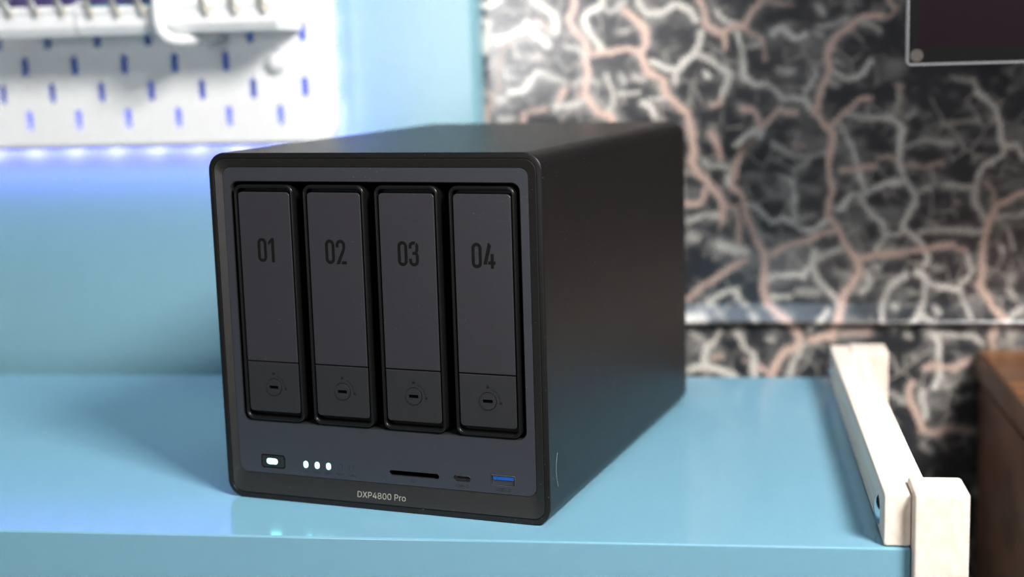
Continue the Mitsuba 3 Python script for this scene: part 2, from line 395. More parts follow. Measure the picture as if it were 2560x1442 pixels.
def stone(p, n, uv):
    x, z = p.x * 1000.0, p.z * 1000.0
    wx = x + 2.4 * (noise(x * 0.11, z * 0.11, 3.0) - 0.5) + 0.8 * (noise(x * 0.33, z * 0.33, 8.0) - 0.5)
    wz = z + 2.4 * (noise(x * 0.11, z * 0.11, 13.0) - 0.5) + 0.8 * (noise(x * 0.33, z * 0.33, 18.0) - 0.5)
    rag = 0.75 + 0.5 * noise(x * 0.22, z * 0.22, 29.0)
    x0, z0, cell, nx, nz = GRID
    i, j = dr.floor((wx - x0) / cell), dr.floor((wz - z0) / cell)
    inside = (i >= 0) & (i < nx) & (j >= 0) & (j < nz)
    base = mi.UInt32(dr.select(inside, j * nx + i, 0)) * PER
    cream, pink, brown, halo = mi.Float(0), mi.Float(0), mi.Float(0), mi.Float(0)
    fade = 0.72 + 0.28 * smoothstep(0.3, 0.55, noise(x * 0.06, z * 0.06, 55.0))
    for k in range(PER):
        s = dr.gather(mi.UInt32, CELLS, base + k)
        ax, az, dx, dz, inv, hw, st, cl = (dr.gather(mi.Float, c, s) for c in SEG_COLUMNS)
        t = dr.clip(((wx - ax) * dx + (wz - az) * dz) * inv, 0, 1)
        d = dr.sqrt(dr.square(ax + t * dx - wx) + dr.square(az + t * dz - wz)) / (hw * rag)
        m = dr.select(inside, st * (1 - smoothstep(0.30, 1.45, d)), 0)
        halo = dr.maximum(halo, dr.select(inside, st * (1 - smoothstep(0.8, 3.2, d)), 0))
        cream = dr.maximum(cream, dr.select(cl < 0.5, m, 0))
        pink = dr.maximum(pink, dr.select((cl > 0.5) & (cl < 1.5), m, 0))
        brown = dr.maximum(brown, dr.select(cl > 1.5, m, 0))
    # beyond the strokes the print goes on as a cracked network of the same kind
    f1, f2, which = voronoi(wx / 46.0 + 7.3, wz / 52.0 + 3.1)
    crack = (1 - smoothstep(0.02, 0.09, f2 - f1)) * dr.select(inside, 0.0, 0.9)
    cloud = smoothstep(0.5, 0.8, fbm(x * 0.035, z * 0.06, 41.0, octaves=4))
    speck = smoothstep(0.62, 0.86, fbm(x * 0.09, z * 0.16, 77.0, octaves=3))
    c = mix((0.032, 0.033, 0.038), (0.23, 0.22, 0.21), cloud * 0.9)
    c = mix(c, (0.30, 0.28, 0.25), speck * 0.55)
    c = mix(c, (0.34, 0.32, 0.30), halo * 0.55 * smoothstep(0.35, 0.7, fbm(x * 0.08, z * 0.08, 63.0, octaves=3)))
    # fine web of thin pale threads between the strokes
    ux = x + 9.0 * (fbm(x * 0.05, z * 0.05, 91.0, octaves=2) - 0.5)
    uz = z + 9.0 * (fbm(x * 0.05, z * 0.05, 95.0, octaves=2) - 0.5)
    g1, g2, _ = voronoi(ux / 15.0, uz / 18.0)
    web = (1 - smoothstep(0.02, 0.16, g2 - g1)) * smoothstep(0.38, 0.66, noise(x * 0.07, z * 0.07, 99.0))
    c = mix(c, (0.50, 0.46, 0.41), web * 0.55)
    c = mix(c, (0.82, 0.77, 0.69), dr.maximum(cream * fade, crack * 0.7))
    c = mix(c, (0.70, 0.50, 0.415), pink * (0.75 + 0.25 * fade))
    return mix(c, (0.30, 0.20, 0.15), brown * 0.8)


def wood_pale(p, n, uv):
    g = fbm(p.x * 420, p.y * 18 + p.z * 18, p.z * 160, octaves=3)
    return mix((0.74, 0.625, 0.525), (0.79, 0.69, 0.60), smoothstep(0.3, 0.7, g))


def wood_brown(p, n, uv):
    g = fbm(p.x * 160 + 0.6 * noise(p.y * 30), p.y * 14, p.z * 24, octaves=4)
    return mix((0.115, 0.050, 0.026), (0.20, 0.095, 0.050), smoothstep(0.3, 0.72, g))


def wood_top(p, n, uv):
    g = fbm(p.x * 30, p.y * 90, 5.0, octaves=4)
    return mix((0.10, 0.036, 0.009), (0.20, 0.078, 0.020), smoothstep(0.3, 0.72, g))


def grain(p, n, uv):
    return 0.00002 * noise(p.x * 3500, p.y * 3500, p.z * 3500)


def dusty(dark, light, amount):
    def fn(p, n, uv):
        s = smoothstep(0.915, 0.96, noise(p.x * 1500, p.y * 1500, p.z * 1500)) * smoothstep(0.42, 0.75, fbm(p.x * 60, p.y * 60, p.z * 60))
        return mix(dark, light, s * amount)
    return fn


principled('stone_print', mikit.proc(stone), 0.235, spec=0.9)
principled('blue_wall_paint', (0.205, 0.392, 0.462), 0.235, spec=0.5)
principled('blue_lacquer', (0.166, 0.340, 0.438), 0.14, spec=0.40)
principled('white_metal', (0.80, 0.80, 0.79), 0.35)
principled('white_plastic', (0.80, 0.80, 0.80), 0.40)
principled('room_paint', (0.22, 0.215, 0.21), 0.9, spec=0.2)
principled('room_ceiling', (0.40, 0.40, 0.39), 0.9, spec=0.2)
principled('room_floor', (0.12, 0.09, 0.06), 0.5)
principled('pale_wood', mikit.proc(wood_pale), 0.55, spec=0.35)
principled('brown_wood', mikit.proc(wood_brown), 0.45, spec=0.4)
principled('brown_wood_top', mikit.proc(wood_top), 0.32, spec=0.5)
principled('chrome', (0.75, 0.76, 0.78), 0.10, metallic=1.0)
principled('steel', (0.62, 0.60, 0.56), 0.28, metallic=1.0)
principled('brass', (0.88, 0.82, 0.70), 0.30, metallic=1.0)
principled('silver_frame', (0.50, 0.49, 0.52), 0.32, metallic=1.0)
scene['anodised_black'] = {'type': 'twosided', 'bsdf': {'type': 'bumpmap', 'scale': 1.0, 'tex': mikit.proc(grain, eps=8e-5), 'nested': {
    'type': 'principled', 'base_color': mikit.proc(dusty((0.0065, 0.0058, 0.0058), (0.22, 0.22, 0.22), 0.8)), 'roughness': 0.38, 'specular': 0.30}}}
principled('bezel_plastic', mikit.proc(dusty((0.0112, 0.0100, 0.0088), (0.2, 0.2, 0.2), 0.5)), 0.42)
principled('panel_plastic', mikit.proc(dusty((0.0238, 0.0262, 0.0345), (0.25, 0.25, 0.25), 0.35)), 0.48)
principled('plate_plastic', mikit.proc(dusty((0.0242, 0.0228, 0.0280), (0.25, 0.25, 0.25), 0.45)), 0.38)
principled('latch_plastic', (0.0150, 0.0156, 0.0170), 0.42)
principled('black_plastic', (0.0045, 0.0045, 0.0045), 0.30, spec=0.32)
principled('housing_plastic', (0.010, 0.0095, 0.0085), 0.55, spec=0.3)
principled('dull_steel', (0.26, 0.25, 0.23), 0.35, metallic=1.0)
principled('black_matt', (0.002, 0.002, 0.002), 0.8, spec=0.0)
principled('dark_print', (0.0035, 0.0033, 0.0030), 0.6, spec=0.15)
principled('faint_print', (0.008, 0.008, 0.009), 0.6, spec=0.2)
principled('pale_print', (0.30, 0.285, 0.235), 0.5)
principled('icon_print', (0.006, 0.006, 0.006), 0.6, spec=0.2)
principled('blue_plastic', (0.006, 0.070, 0.30), 0.35)
principled('screen_glass', (0.0080, 0.0036, 0.0062), 0.25, spec=0.25)
principled('glossy_black', (0.004, 0.004, 0.004), 0.25, spec=0.4)
principled('grey_rubber', (0.040, 0.032, 0.028), 0.7)
principled('scratch_grey', (0.16, 0.17, 0.18), 0.7)
principled('purple_card', (0.055, 0.040, 0.14), 0.5)
principled('teal_card', (0.06, 0.26, 0.30), 0.5)

# ------------------------------------------------------------------ the room
FLOOR, CEIL, LEFT, RIGHT, FRONT = -0.72, 1.90, -1.70, 2.40, -2.30
WALL_BLUE, WALL_STONE, EDGE = 0.385, 0.408, -0.0136


def box(x0, x1, y0, y1, z0, z1):
    m = trimesh.creation.box(extents=(x1 - x0, y1 - y0, z1 - z0))
    return moved(m, move((x0 + x1) / 2, (y0 + y1) / 2, (z0 + z1) / 2))


put('floor', box(LEFT - .1, RIGHT + .1, FRONT - .1, 0.55, FLOOR - .05, FLOOR), 'room_floor')
put('ceiling', box(LEFT - .1, RIGHT + .1, FRONT - .1, 0.55, CEIL, CEIL + .05), 'room_ceiling')
put('wall_left', box(LEFT - .1, LEFT, FRONT, 0.5, FLOOR, CEIL), 'room_paint')
put('wall_right', box(RIGHT, RIGHT + .1, FRONT, 0.5, FLOOR, CEIL), 'room_paint')
# the blue wall stands a little proud of the stone print; its right corner is rounded
blue = Polygon([(LEFT, 0.50), (LEFT, WALL_BLUE)] + [(EDGE - .006 + .006 * math.sin(a), WALL_BLUE + .006 - .006 * math.cos(a)) for a in np.linspace(0, math.pi / 2, 6)] + [(EDGE, 0.50)])
m = trimesh.creation.extrude_polygon(blue, CEIL - FLOOR, engine='earcut')
put('wall_back_left', moved(m, move(0, 0, FLOOR)), 'blue_wall_paint', 30)
put('wall_back_right', box(EDGE, RIGHT, WALL_STONE, 0.50, FLOOR, CEIL), 'stone_print')
# ledge of the stone wall: a slope that catches light over an undercut
prof = [(WALL_STONE + .004, 0.0320), (WALL_STONE - .0010, 0.0315), (WALL_STONE - .0105, 0.0205), (WALL_STONE - .0110, 0.0192), (WALL_STONE - .0100, 0.0182), (WALL_STONE - .0005, 0.0135), (WALL_STONE + .004, 0.0130)]
xs = np.linspace(EDGE + .001, RIGHT, 3)
m = trimesh.creation.extrude_polygon(Polygon([(y, z) for y, z in prof]), RIGHT - EDGE - .002, engine='earcut')
v = m.vertices
m = trimesh.Trimesh(np.c_[v[:, 2] + EDGE + .001, v[:, 0], v[:, 1]], m.faces, process=False)
put('trim_1', m, 'stone_print')
for k in ('floor', 'ceiling', 'wall_left', 'wall_right', 'wall_back_left', 'wall_back_right', 'trim_1'):
    tag(k, kind='structure')
tag('wall_back_left', 'smooth teal blue painted wall behind the black device', kind='structure')
tag('wall_back_right', 'black marble print wall with pink and cream veins', kind='structure')
tag('trim_1', 'horizontal ledge across the marble print wall', kind='structure')

# front wall with a real window opening, behind the camera
OPENINGS = [(-0.72, -0.36, -0.02, 0.70, 1, SIDE_LIGHT)]
m = trimesh.creation.extrude_polygon(sbox(LEFT, FLOOR, RIGHT, CEIL).difference(unary_union([sbox(a, c, b, d) for a, b, c, d, _, _ in OPENINGS])), 0.1, engine='earcut')
v = m.vertices
put('wall_front', trimesh.Trimesh(np.c_[v[:, 0], FRONT - v[:, 2], v[:, 1]], m.faces, process=False), 'room_paint')
tag('wall_front', kind='structure')
for w, (a, b, c, d, n, light) in enumerate(OPENINGS):
    k = f'window_{w + 1}'
    inner = [(a + .03 + i * (b - a - .03) / n, a + (i + 1) * (b - a - .03) / n) for i in range(n)]
    put(k, slab(sbox(a, c, b, d).difference(unary_union([sbox(p, c + .03, q, d - .03) for p, q in inner])), FRONT - .07, FRONT - .02), 'white_plastic')
    tag(k, kind='structure')
    for i, (p, q) in enumerate(inner):
        v = np.array([(p, FRONT - .05, c + .03), (q, FRONT - .05, c + .03), (q, FRONT - .05, d - .03), (p, FRONT - .05, d - .03)])
        put(name(k + '__pane', i), (v, np.array([(0, 2, 1), (0, 3, 2)])), 'white_plastic', emitter={'type': 'area', 'radiance': rgb(light), 'sampling_weight': 1.5 / n})
# ceiling lamp
put('ceiling_lamp__housing', round_box(-0.14, 0.54, -0.79, -0.21, CEIL - .05, CEIL - .001, .01), 'white_plastic', 30)
v = np.array([(-0.10, -0.75, CEIL - .052), (0.50, -0.75, CEIL - .052), (0.50, -0.25, CEIL - .052), (-0.10, -0.25, CEIL - .052)])
put('ceiling_lamp__diffuser', (v, np.array([(0, 2, 1), (0, 3, 2)])), 'white_plastic', emitter={'type': 'area', 'radiance': rgb(CEILING_LIGHT), 'sampling_weight': 1.0})
tag('ceiling_lamp', 'square white ceiling lamp in front of the blue cabinet', 'ceiling lamp')
# panel lamp on a stand
LAMP, AIM, LS = np.array([0.70, -0.63, 0.82]), np.array([0.0, 0.15, 0.06]), 0.15
ln = (AIM - LAMP) / np.linalg.norm(AIM - LAMP)
la = np.cross(ln, [0, 0, 1.0])
la /= np.linalg.norm(la)
lb = np.cross(la, ln)
lm = np.eye(4)
lm[:3, 0], lm[:3, 1], lm[:3, 2], lm[:3, 3] = la, -ln, lb, LAMP
put('panel_lamp__housing', moved(loft([(ring(-LS, LS, -LS, LS, .012), 0.012), (ring(-LS - .012, LS + .012, -LS - .012, LS + .012, .02), 0.0), (ring(-LS - .012, LS + .012, -LS - .012, LS + .012, .02), .03), (ring(-LS + .02, LS - .02, -LS + .02, LS - .02, .02), .05)]), lm), 'glossy_black', 30)
q4 = np.array([LAMP + ln * -.010 + s * la * LS + t * lb * LS for s, t in ((-1, -1), (1, -1), (1, 1), (-1, 1))])
put('panel_lamp__diffuser', (q4, np.array([(0, 1, 2), (0, 2, 3)]) if np.dot(np.cross(q4[1] - q4[0], q4[2] - q4[0]), ln) > 0 else np.array([(0, 2, 1), (0, 3, 2)])), 'white_plastic', emitter={'type': 'area', 'radiance': rgb(LAMP_LIGHT), 'sampling_weight': 4.5})
hub = LAMP - ln * .05
put('panel_lamp__pole', join(tube([hub, hub - ln * .05 + [0, 0, -.02], [hub[0] + .03, hub[1] - .05, .72]], .008), tube([(hub[0] + .03, hub[1] - .05, .73), (hub[0] + .03, hub[1] - .05, FLOOR + .012)], .010)), 'glossy_black', 40)
put('panel_lamp__base', moved(lathe([(0, .02), (.02, .02), (.15, .012), (.16, 0.0), (.001, 0)], 36), move(hub[0] + .03, hub[1] - .05, FLOOR + .0005)), 'glossy_black', 40)
tag('panel_lamp', 'square panel lamp on a black stand, right in front of the blue cabinet', 'lamp')

# ------------------------------------------------------------------ blue cabinet with pale wooden posts and rail
CAB = T().rotate([0, 0, 1], 0.75)
TURN = turn(0.75, [0, 0, 1])


def cab(key, mesh, bsdf, smooth=30):
    put('cabinet' + key, moved(mesh, TURN), bsdf, smooth)


X0C, X1C, Y0C, Y1C = -0.470, 0.2503, -0.0402, 0.2985
cab('__body', moved(round_box(X0C, X1C, -0.000, 0.38, Y0C, Y1C, .0011, 5), np.array([[1, 0, 0, 0], [0, 0, 1, 0], [0, -1, 0, 0], [0, 0, 0, 1.0]])), 'blue_lacquer', 30)


def post_mesh(x0, x1, y0, y1, top):
    m = round_box(x0, x1, -top, 0.72, y0, y1, .0014, 4)          # long axis down
    return moved(m, np.array([[1, 0, 0, 0], [0, 0, 1, 0], [0, -1, 0, 0], [0, 0, 0, 1.0]]))


for i, (x, y) in enumerate(((0.2507, -0.0472), (0.2507, 0.2625), (X0C - .0240, -0.0472), (X0C - .0240, 0.2625))):
    cab('__' + name('post', i), post_mesh(x, x + .0236, y, y + .0262, .0276 if y < 0 else .0252), 'pale_wood')
cab('__rail', join(round_box(0.2386, 0.2504, -0.0385, 0.2860, 0.0004, 0.0245, .0009, 4), round_box(0.2490, 0.2592, -0.0208, 0.2622, 0.0004, 0.02449, .0009, 4)), 'pale_wood')
dome = lathe([(0, .0020), (.0018, .00195), (.0036, .0017), (.0052, .0012), (.0064, .0006), (.0071, .0001), (.0071, -.0006), (.0001, -.0006)], 32)
for i, (x, y, z, s) in enumerate(((0.2386, -0.0150, 0.0098, -1), (0.2386, 0.2745, 0.0125, -1), (0.2743, -0.0365, -0.0020, 1))):
    cab('__' + name('bolt', i), moved(dome, move(x, y, z) @ turn(90 * s, [0, 1, 0])), 'chrome')
tag('cabinet', 'glossy light blue cabinet with pale wooden corner posts and side rail', 'cabinet')
for i in range(4):
    tag('cabinet__' + name('post', i), 'pale wooden corner post')
tag('cabinet__rail', 'pale wooden side rail')
for i in range(3):
    tag('cabinet__' + name('bolt', i), 'chrome domed bolt head')

# ------------------------------------------------------------------ the black four bay device (millimetres, front at y = 0)
NAS = T().rotate([0, 0, 1], -12.5).scale(0.001)
DEV = 'network_storage_unit'


def dev(key, mesh, bsdf, smooth=False, label=None, **more):
    put(f'{DEV}__{key}', mesh, bsdf, smooth, to_world=NAS, **more)
    if label:
        tag(f'{DEV}__{key}', label)


H, D = 177.9, 255.5


def rr(hx, z0, z1, r, n=10):
    return ring(-hx, hx, z0, z1, r, n)


# chassis: one aluminium sleeve with a thin front rim and a closed back
dev('chassis', loft([
    (rr(87.6, 1.4, H - 1.4, 7.6), D), (rr(88.6, .4, H - .4, 8.6), D - .4), (rr(89, 0, H, 9), D - 1.4),
    (rr(89, 0, H, 9), 0.75), (rr(88.9, .1, H - .1, 8.9), .35), (rr(88.65, .35, H - .35, 8.65), .1), (rr(88.3, .7, H - .7, 8.3), 0.0),
    (rr(86.45, 2.55, H - 2.55, 6.45), 0.0), (rr(86.2, 2.8, H - 2.8, 6.2), .25), (rr(86.2, 2.8, H - 2.8, 6.2), 5.0)], cap_last=False), 'anodised_black', 30)
# bezel: slopes gently inwards to the panel
BZ = [(rr(86.15, 2.85, H - 2.85, 6.15), 1.2), (rr(86.1, 2.9, H - 2.9, 6.1), .45), (rr(85.7, 3.3, H - 3.3, 5.7), .25), (ring(-81.9, 81.9, 13.6, 170.8, 4.6, 10), 1.35), (ring(-81.9, 81.9, 13.6, 170.8, 4.6, 10), 4.5)]
dev('bezel', loft(BZ, False, False), 'bezel_plastic', 20)


# front panel with its openings
PANEL = rrect(-81.7, 81.7, 13.8, 170.6, 4.4, 10)
BAY = rrect(-77.6, 77.6, 41.2, 163.8, 4.2, 9)
BUTTON = rrect(-69.0, -55.0, 16.6, 23.7, 1.4)
SLOT = stadium(17.5, 19.6, 27.0, 2.7)
USBC = stadium(43.3, 19.8, 9.2, 3.3)
USBA = rrect(58.4, 71.2, 17.6, 23.3, .4, 3)
LEDS = [stadium(x, 20.1, 2.4, 3.4) for x in (-42.9, -36.4, -29.9, -23.4, -16.9)]
FP = .95
holes = unary_union([BAY, BUTTON, SLOT, USBC, USBA] + LEDS)
dev('front_panel', plate(PANEL.difference(holes), FP, 4.2, .3), 'panel_plastic', label='slate grey front panel')
sp = curve([(89.03, 11.5, 33.5), (89.03, 9.7, 29.0), (89.03, 9.3, 24.5), (89.03, 10.2, 20.0), (89.03, 11.6, 16.6)], 24)
dev('scratch', tube(sp, .16, 6), 'scratch_grey', label='pale curved scratch on the right side')
dev('bay_housing', loft([(ring(-77.6, 77.6, 41.2, 163.8, 4.2, 9), 1.2), (ring(-77.2, 77.2, 41.6, 163.4, 3.8, 9), 1.5), (ring(-77.2, 77.2, 41.6, 163.4, 3.8, 9), 34.0)], False, True), 'housing_plastic', 25)
screw = lathe([(0, .5), (1.1, .5), (1.5, .25), (1.6, 0), (1.6, -2), (0.01, -2)], 18)
for i, (x, z) in enumerate([(x, z) for x in (-39, 0, 39) for z in (149.5, 62.0)]):
    dev(name('bay_screw', i), moved(screw, move(x, 33.7, z) @ turn(90, [1, 0, 0])), 'steel', 30)


# digits of the trays, a narrow stencil face, 12.1 mm tall
def bar(x0, z0, x1, z1, w):
    return LineString([(x0, z0), (x1, z1)]).buffer(w / 2, cap_style=2)


def zero(w=5.2):
    return stadium(w / 2, 6.05, w, 12.1).difference(stadium(w / 2, 6.05, w - 3.2, 8.9))


def arc(cx, cz, r, a0, a1, w, n=18):
    a = np.radians(np.linspace(a0, a1, n))
    return LineString(np.c_[cx + r * np.cos(a), cz + r * np.sin(a)]).buffer(w / 2, cap_style=2)


def digit(k):
    if k == 1:
        return unary_union([sbox(1.9, 0, 3.6, 12.1), Polygon([(0.2, 8.5), (0.2, 10.1), (1.9, 12.1), (2.4, 12.1), (2.4, 10.4), (1.4, 9.6)])])
    if k == 2:
        top = unary_union([arc(2.6, 9.5, 1.8, 0, 180, 1.6), sbox(0, 8.3, 1.6, 9.6), sbox(3.6, 7.7, 5.2, 9.6)])
        slash = Polygon([(3.6, 7.8), (5.2, 7.8), (1.9, 0.0), (0.0, 0.0), (0, 0.2)])
        foot = Polygon([(2.55, 0), (5.7, 0), (5.7, 1.55), (3.2, 1.55)])
        return unary_union([top, slash, foot])
    if k == 3:
        body = unary_union([arc(2.6, 9.5, 1.8, -10, 180, 1.6), sbox(0, 8.6, 1.6, 9.6), sbox(3.6, 8.0, 5.2, 9.6), Polygon([(3.6, 8.2), (5.2, 8.2), (4.5, 6.2), (2.9, 6.2)]),
                            sbox(1.9, 5.6, 4.2, 7.1), arc(2.6, 2.6, 1.8, 180, 360, 1.6), sbox(0, 2.5, 1.6, 3.7), sbox(3.6, 2.5, 5.2, 5.4), Polygon([(3.6, 5.2), (5.2, 5.2), (4.6, 6.6), (3.0, 6.6)])])
        return body.difference(bar(2.2, 7.9, 4.6, 13.0, .45))
    return unary_union([Polygon([(2.5, 12.1), (3.0, 12.1), (4.2, 10.9), (1.75, 1.9), (0.0, 1.9)]), sbox(3.75, 0, 5.35, 7.0), sbox(2.4, 1.9, 6.2, 3.5)])


def disc(cx, cz, r, n=40):
    return Polygon([(cx + r * math.cos(a), cz + r * math.sin(a)) for a in np.linspace(0, 2 * math.pi, n, endpoint=False)])


PLATE_Y = .50
for i, cx in enumerate((-58.5, -19.5, 19.5, 58.5)):
    key = name('drive_tray', i)
    sub = lambda k: f'{key}__{k}'
    def q(hx, z0, z1, r):
        return ring(cx - hx, cx + hx, z0, z1, r, 8)
    # the tray itself: body, rounded lip, pocket
    dev(key, loft([
        (q(16.9, 42.0, 162.1, 4.0), 33.0), (q(16.9, 42.0, 162.1, 4.0), .9), (q(16.75, 42.15, 161.95, 3.9), .35), (q(16.4, 42.5, 161.6, 3.6), .05), (q(16.0, 42.9, 161.2, 3.3), -.1),
        (q(15.6, 43.3, 160.8, 3.0), 0.0), (q(15.3, 43.7, 160.4, 2.8), .35), (q(15.2, 43.9, 160.2, 2.7), .9), (q(15.2, 43.9, 160.2, 2.7), 6.0)]), 'black_plastic', 40,
        label=f'black drive tray numbered 0{i + 1}')
    def solid(x0, x1, z0, z1, r, y, b=.45):
        R = r if not np.isscalar(r) else (r,) * 4
        rows = []
        for a in (0, 30, 60, 90):
            d = b * (1 - math.sin(math.radians(a)))
            rows.append((ring(x0 + d, x1 - d, z0 + d, z1 - d, tuple(max(k - d, .05) for k in R), 6), y + b * (1 - math.cos(math.radians(a)))))
        return loft(rows + [(ring(x0, x1, z0, z1, R, 6), y + 5)])
    dev(sub('handle_plate'), solid(cx - 14.75, cx + 14.75, 72.65, 158.4, (2.0, 2.0, .15, .15), PLATE_Y, .55), 'plate_plastic', 40, label='dark grey handle plate')
    latch = solid(cx - 14.75, cx + 14.75, 46.5, 72.25, (.15, .15, 2.0, 2.0), PLATE_Y + .05, .5)
    dev(sub('latch'), latch, 'latch_plastic', 40, label='darker grey lower latch')
    kx, kz = cx + .1, 59.5
    slot = rrect(kx - 2.55, kx + 2.55, kz - .8, kz + .8, .1, 3)
    y = PLATE_Y + .05
    groove = disc(kx, kz, 4.45).difference(disc(kx, kz, 4.2))
    dev(sub('lock'), join(slab(disc(kx, kz, 4.2).difference(slot), y - .42, y + .2), slab(disc(kx, kz, 4.0).difference(slot), y - .55, y - .42)), 'latch_plastic', label='round slotted lock')
    dev(sub('lock_slot'), join(slab(slot, y - .03, y + .3), slab(groove, y - .02, y + .3)), 'black_matt')
    marks = unary_union([arc(kx, kz, 6.15, 72, 8, .28), sbox(kx - .75, kz + 6.2, kx + .75, kz + 7.3), arc(kx, kz + 7.3, .5, 0, 180, .22), sbox(kx + 5.9, kz - 1.3, kx + 7.2, kz - .3), arc(kx + 6.3, kz - .3, .5, 0, 180, .22)])
    dev(sub('lock_marks'), slab(marks, y - .02, y + .05), 'icon_print', label='small padlock signs with an arc')
    z = zero()
    d2 = affinity.translate(digit(i + 1), 5.9, 0)
    num = affinity.translate(unary_union([z, d2]), cx - (4.95, 5.8, 5.5, 6.0)[i] + .1, 123.4)
    dev(sub('number'), slab(num, PLATE_Y - .025, PLATE_Y + .05), 'dark_print', label=f'dark number 0{i + 1}')

# power button, status lights
dev('power_button', join(plate(rrect(-68.5, -55.5, 17.1, 23.2, 1.1), FP + .15, 3.5, .3)), 'bezel_plastic', label='power button')
dev('power_button__light', slab(stadium(-62.5, 20.2, 6.3, 2.9), FP + .1, FP + .3), 'white_plastic', emitter={'type': 'area', 'radiance': rgb(STATUS_LIGHT), 'sampling_weight': .1}, label='glowing cyan power light')
for i, x in enumerate((-42.9, -36.4, -29.9, -23.4, -16.9)):
    on = i < 3
    s = stadium(x, 20.1, 2.35, 3.35)
    if on:
        dev(name('status_light', i), slab(s, FP - .02, FP + .6), 'white_plastic', emitter={'type': 'area', 'radiance': rgb(STATUS_LIGHT), 'sampling_weight': .1}, label='glowing cyan status light')
    else:
        dev(name('status_light', i), slab(s, FP + .06, FP + .8), 'panel_plastic', label='unlit status light')
    t = meshkit.text_mesh(('LAN', 'DISK1', 'DISK2', 'DISK3', 'DISK4')[i], 1.15, .03)
    w = t.bounds[1][0]
    dev(name('light_caption', i), moved(t, np.array([[1, 0, 0, x - w / 2], [0, 0, -1, FP + .01], [0, 1, 0, 15.9], [0, 0, 0, 1.0]])), 'faint_print')


def words(key, text, cx, z, height, bsdf, y=FP + .01, tilt=0.0, bold=False, label=None):
    t = meshkit.text_mesh(text, height, .03, bold)
    w = t.bounds[1][0] + t.bounds[0][0]
    m = np.array([[1, 0, 0, cx - w / 2], [0, 0, -1, y], [0, 1, 0, z], [0, 0, 0, 1.0]])
    dev(key, moved(t, turn(tilt, [1, 0, 0], [0, y, z]) @ m), bsdf, label=label)


words('port_caption', 'SD', 17.5, 15.7, 1.3, 'faint_print')
words('port_caption_001', 'USB-C', 43.4, 15.5, 1.5, 'faint_print')
words('port_caption_002', 'USB3.2', 64.7, 15.3, 1.6, 'faint_print')
# lettering on the chin of the bezel, which slopes by the bezel's own angle
chin = math.degrees(math.atan2(1.10, 10.3))
words('model_lettering', 'DXP4800 Pro', -0.6, 5.75, 3.05, 'pale_print', y=.25 + (5.75 - 3.3) * 1.10 / 10.3 - .01, tilt=-chin, label='pale lettering on the chin')


def socket(shape, depth):
    return loft([(np.array(shape.exterior.coords)[:-1], FP + .2), (np.array(shape.exterior.coords)[:-1], depth)], False, True)


dev('card_slot', socket(SLOT.buffer(.02), 15.0), 'black_matt', 30, label='long card slot')
dev('usb_socket', socket(USBC.buffer(.02), 3.0), 'panel_plastic', 30, label='small oval usb socket')
c0 = np.array(stadium(43.3, 19.8, 8.9, 3.0).exterior.coords)[:-1]
c1 = np.array(stadium(43.3, 19.8, 8.3, 2.4).exterior.coords)[:-1]
dev('usb_socket__shell', loft([(c0, 9.0), (c0, FP + .9), (c1, FP + .8), (c1, 9.0)], False, False), 'dull_steel', 30)
dev('usb_socket__tongue', slab(rrect(40.0, 46.6, 19.45, 20.15, .2, 3), 2.6, 9.0), 'black_plastic')
dev('usb_socket__back', slab(stadium(43.3, 19.8, 9.1, 3.2), 8.9, 9.2), 'black_matt')
dev('usb_socket_001', socket(USBA.buffer(.02), 2.2), 'panel_plastic', label='wide usb socket with blue tongue')
a0 = np.array(rrect(58.5, 71.1, 17.7, 23.2, .4, 3).exterior.coords)[:-1]
a1 = np.array(rrect(58.85, 70.75, 18.05, 22.85, .3, 3).exterior.coords)[:-1]
dev('usb_socket_001__shell', loft([(a0, 14.0), (a0, FP + .35), (a1, FP + .3), (a1, 14.0)], False, False), 'dull_steel')
dev('usb_socket_001__tongue', slab(sbox(59.4, 20.6, 70.2, 22.5), 1.7, 13.0), 'blue_plastic', label='blue tongue')
dev('usb_socket_001__back', slab(sbox(58.6, 17.8, 71.0, 23.1), 13.5, 14.0), 'black_matt')
for i, x in enumerate((61.3, 63.6, 65.9, 68.2)):
    dev('usb_socket_001__' + name('contact', i), slab(sbox(x - .5, 19.5, x + .5, 20.5), 4.0, 12.0), 'steel')
tag(DEV, 'black metal four bay storage device with trays numbered 01 to 04, on the blue cabinet', 'storage device')

# ------------------------------------------------------------------ white pegboard with blue lights behind it
PX0, PX1, PZ0, PZ1, PY = -0.874, -0.1140, 0.1632, 0.723, 0.3555
PITCH, ROW = 0.03945, 0.0201
slots = []
for r in range(-1, 27):
    z = 0.2225 + r * ROW if r >= 0 else 0.1822
    z = 0.1822 + (r + 1) * ROW
    x0 = -0.1380 - (PITCH / 2 if (r + 1) % 2 == 0 else 0)
    for c in range(19):
        x = x0 - c * PITCH
        if x > PX0 + .02 and z < PZ1 - .02:
            slots.append(rrect(x - .0028, x + .0028, z - .0074, z + .0074, .0018, 2))
board = rrect(PX0, PX1, PZ0, PZ1, .012, 8).difference(unary_union(slots))
put('pegboard__board', slab(board, PY, PY + .0035), 'white_metal')
put('pegboard__edge_rim', slab(rrect(PX0, PX1, PZ0, PZ1, .012, 8).difference(rrect(PX0 + .003, PX1 - .003, PZ0 + .003, PZ1 - .003, .009, 8)), PY + .0035, PY + .0065), 'white_metal')
put('pegboard__mounting_knob', moved(lathe([(0, .0075), (.004, .0070), (.0068, .0050), (.0078, .0020), (.0080, 0), (.0001, 0)], 28), move(-.1575, PY, .2205) @ turn(90, [1, 0, 0])), 'white_plastic', 40)
put('pegboard__spacer', box(-.163, -.152, PY + .0035, WALL_BLUE, .215, .226), 'white_plastic')
tag('pegboard', 'white pegboard with rows of upright slots, glowing blue behind, on the blue wall', 'pegboard')
tag('pegboard__mounting_knob', 'round white mounting knob')
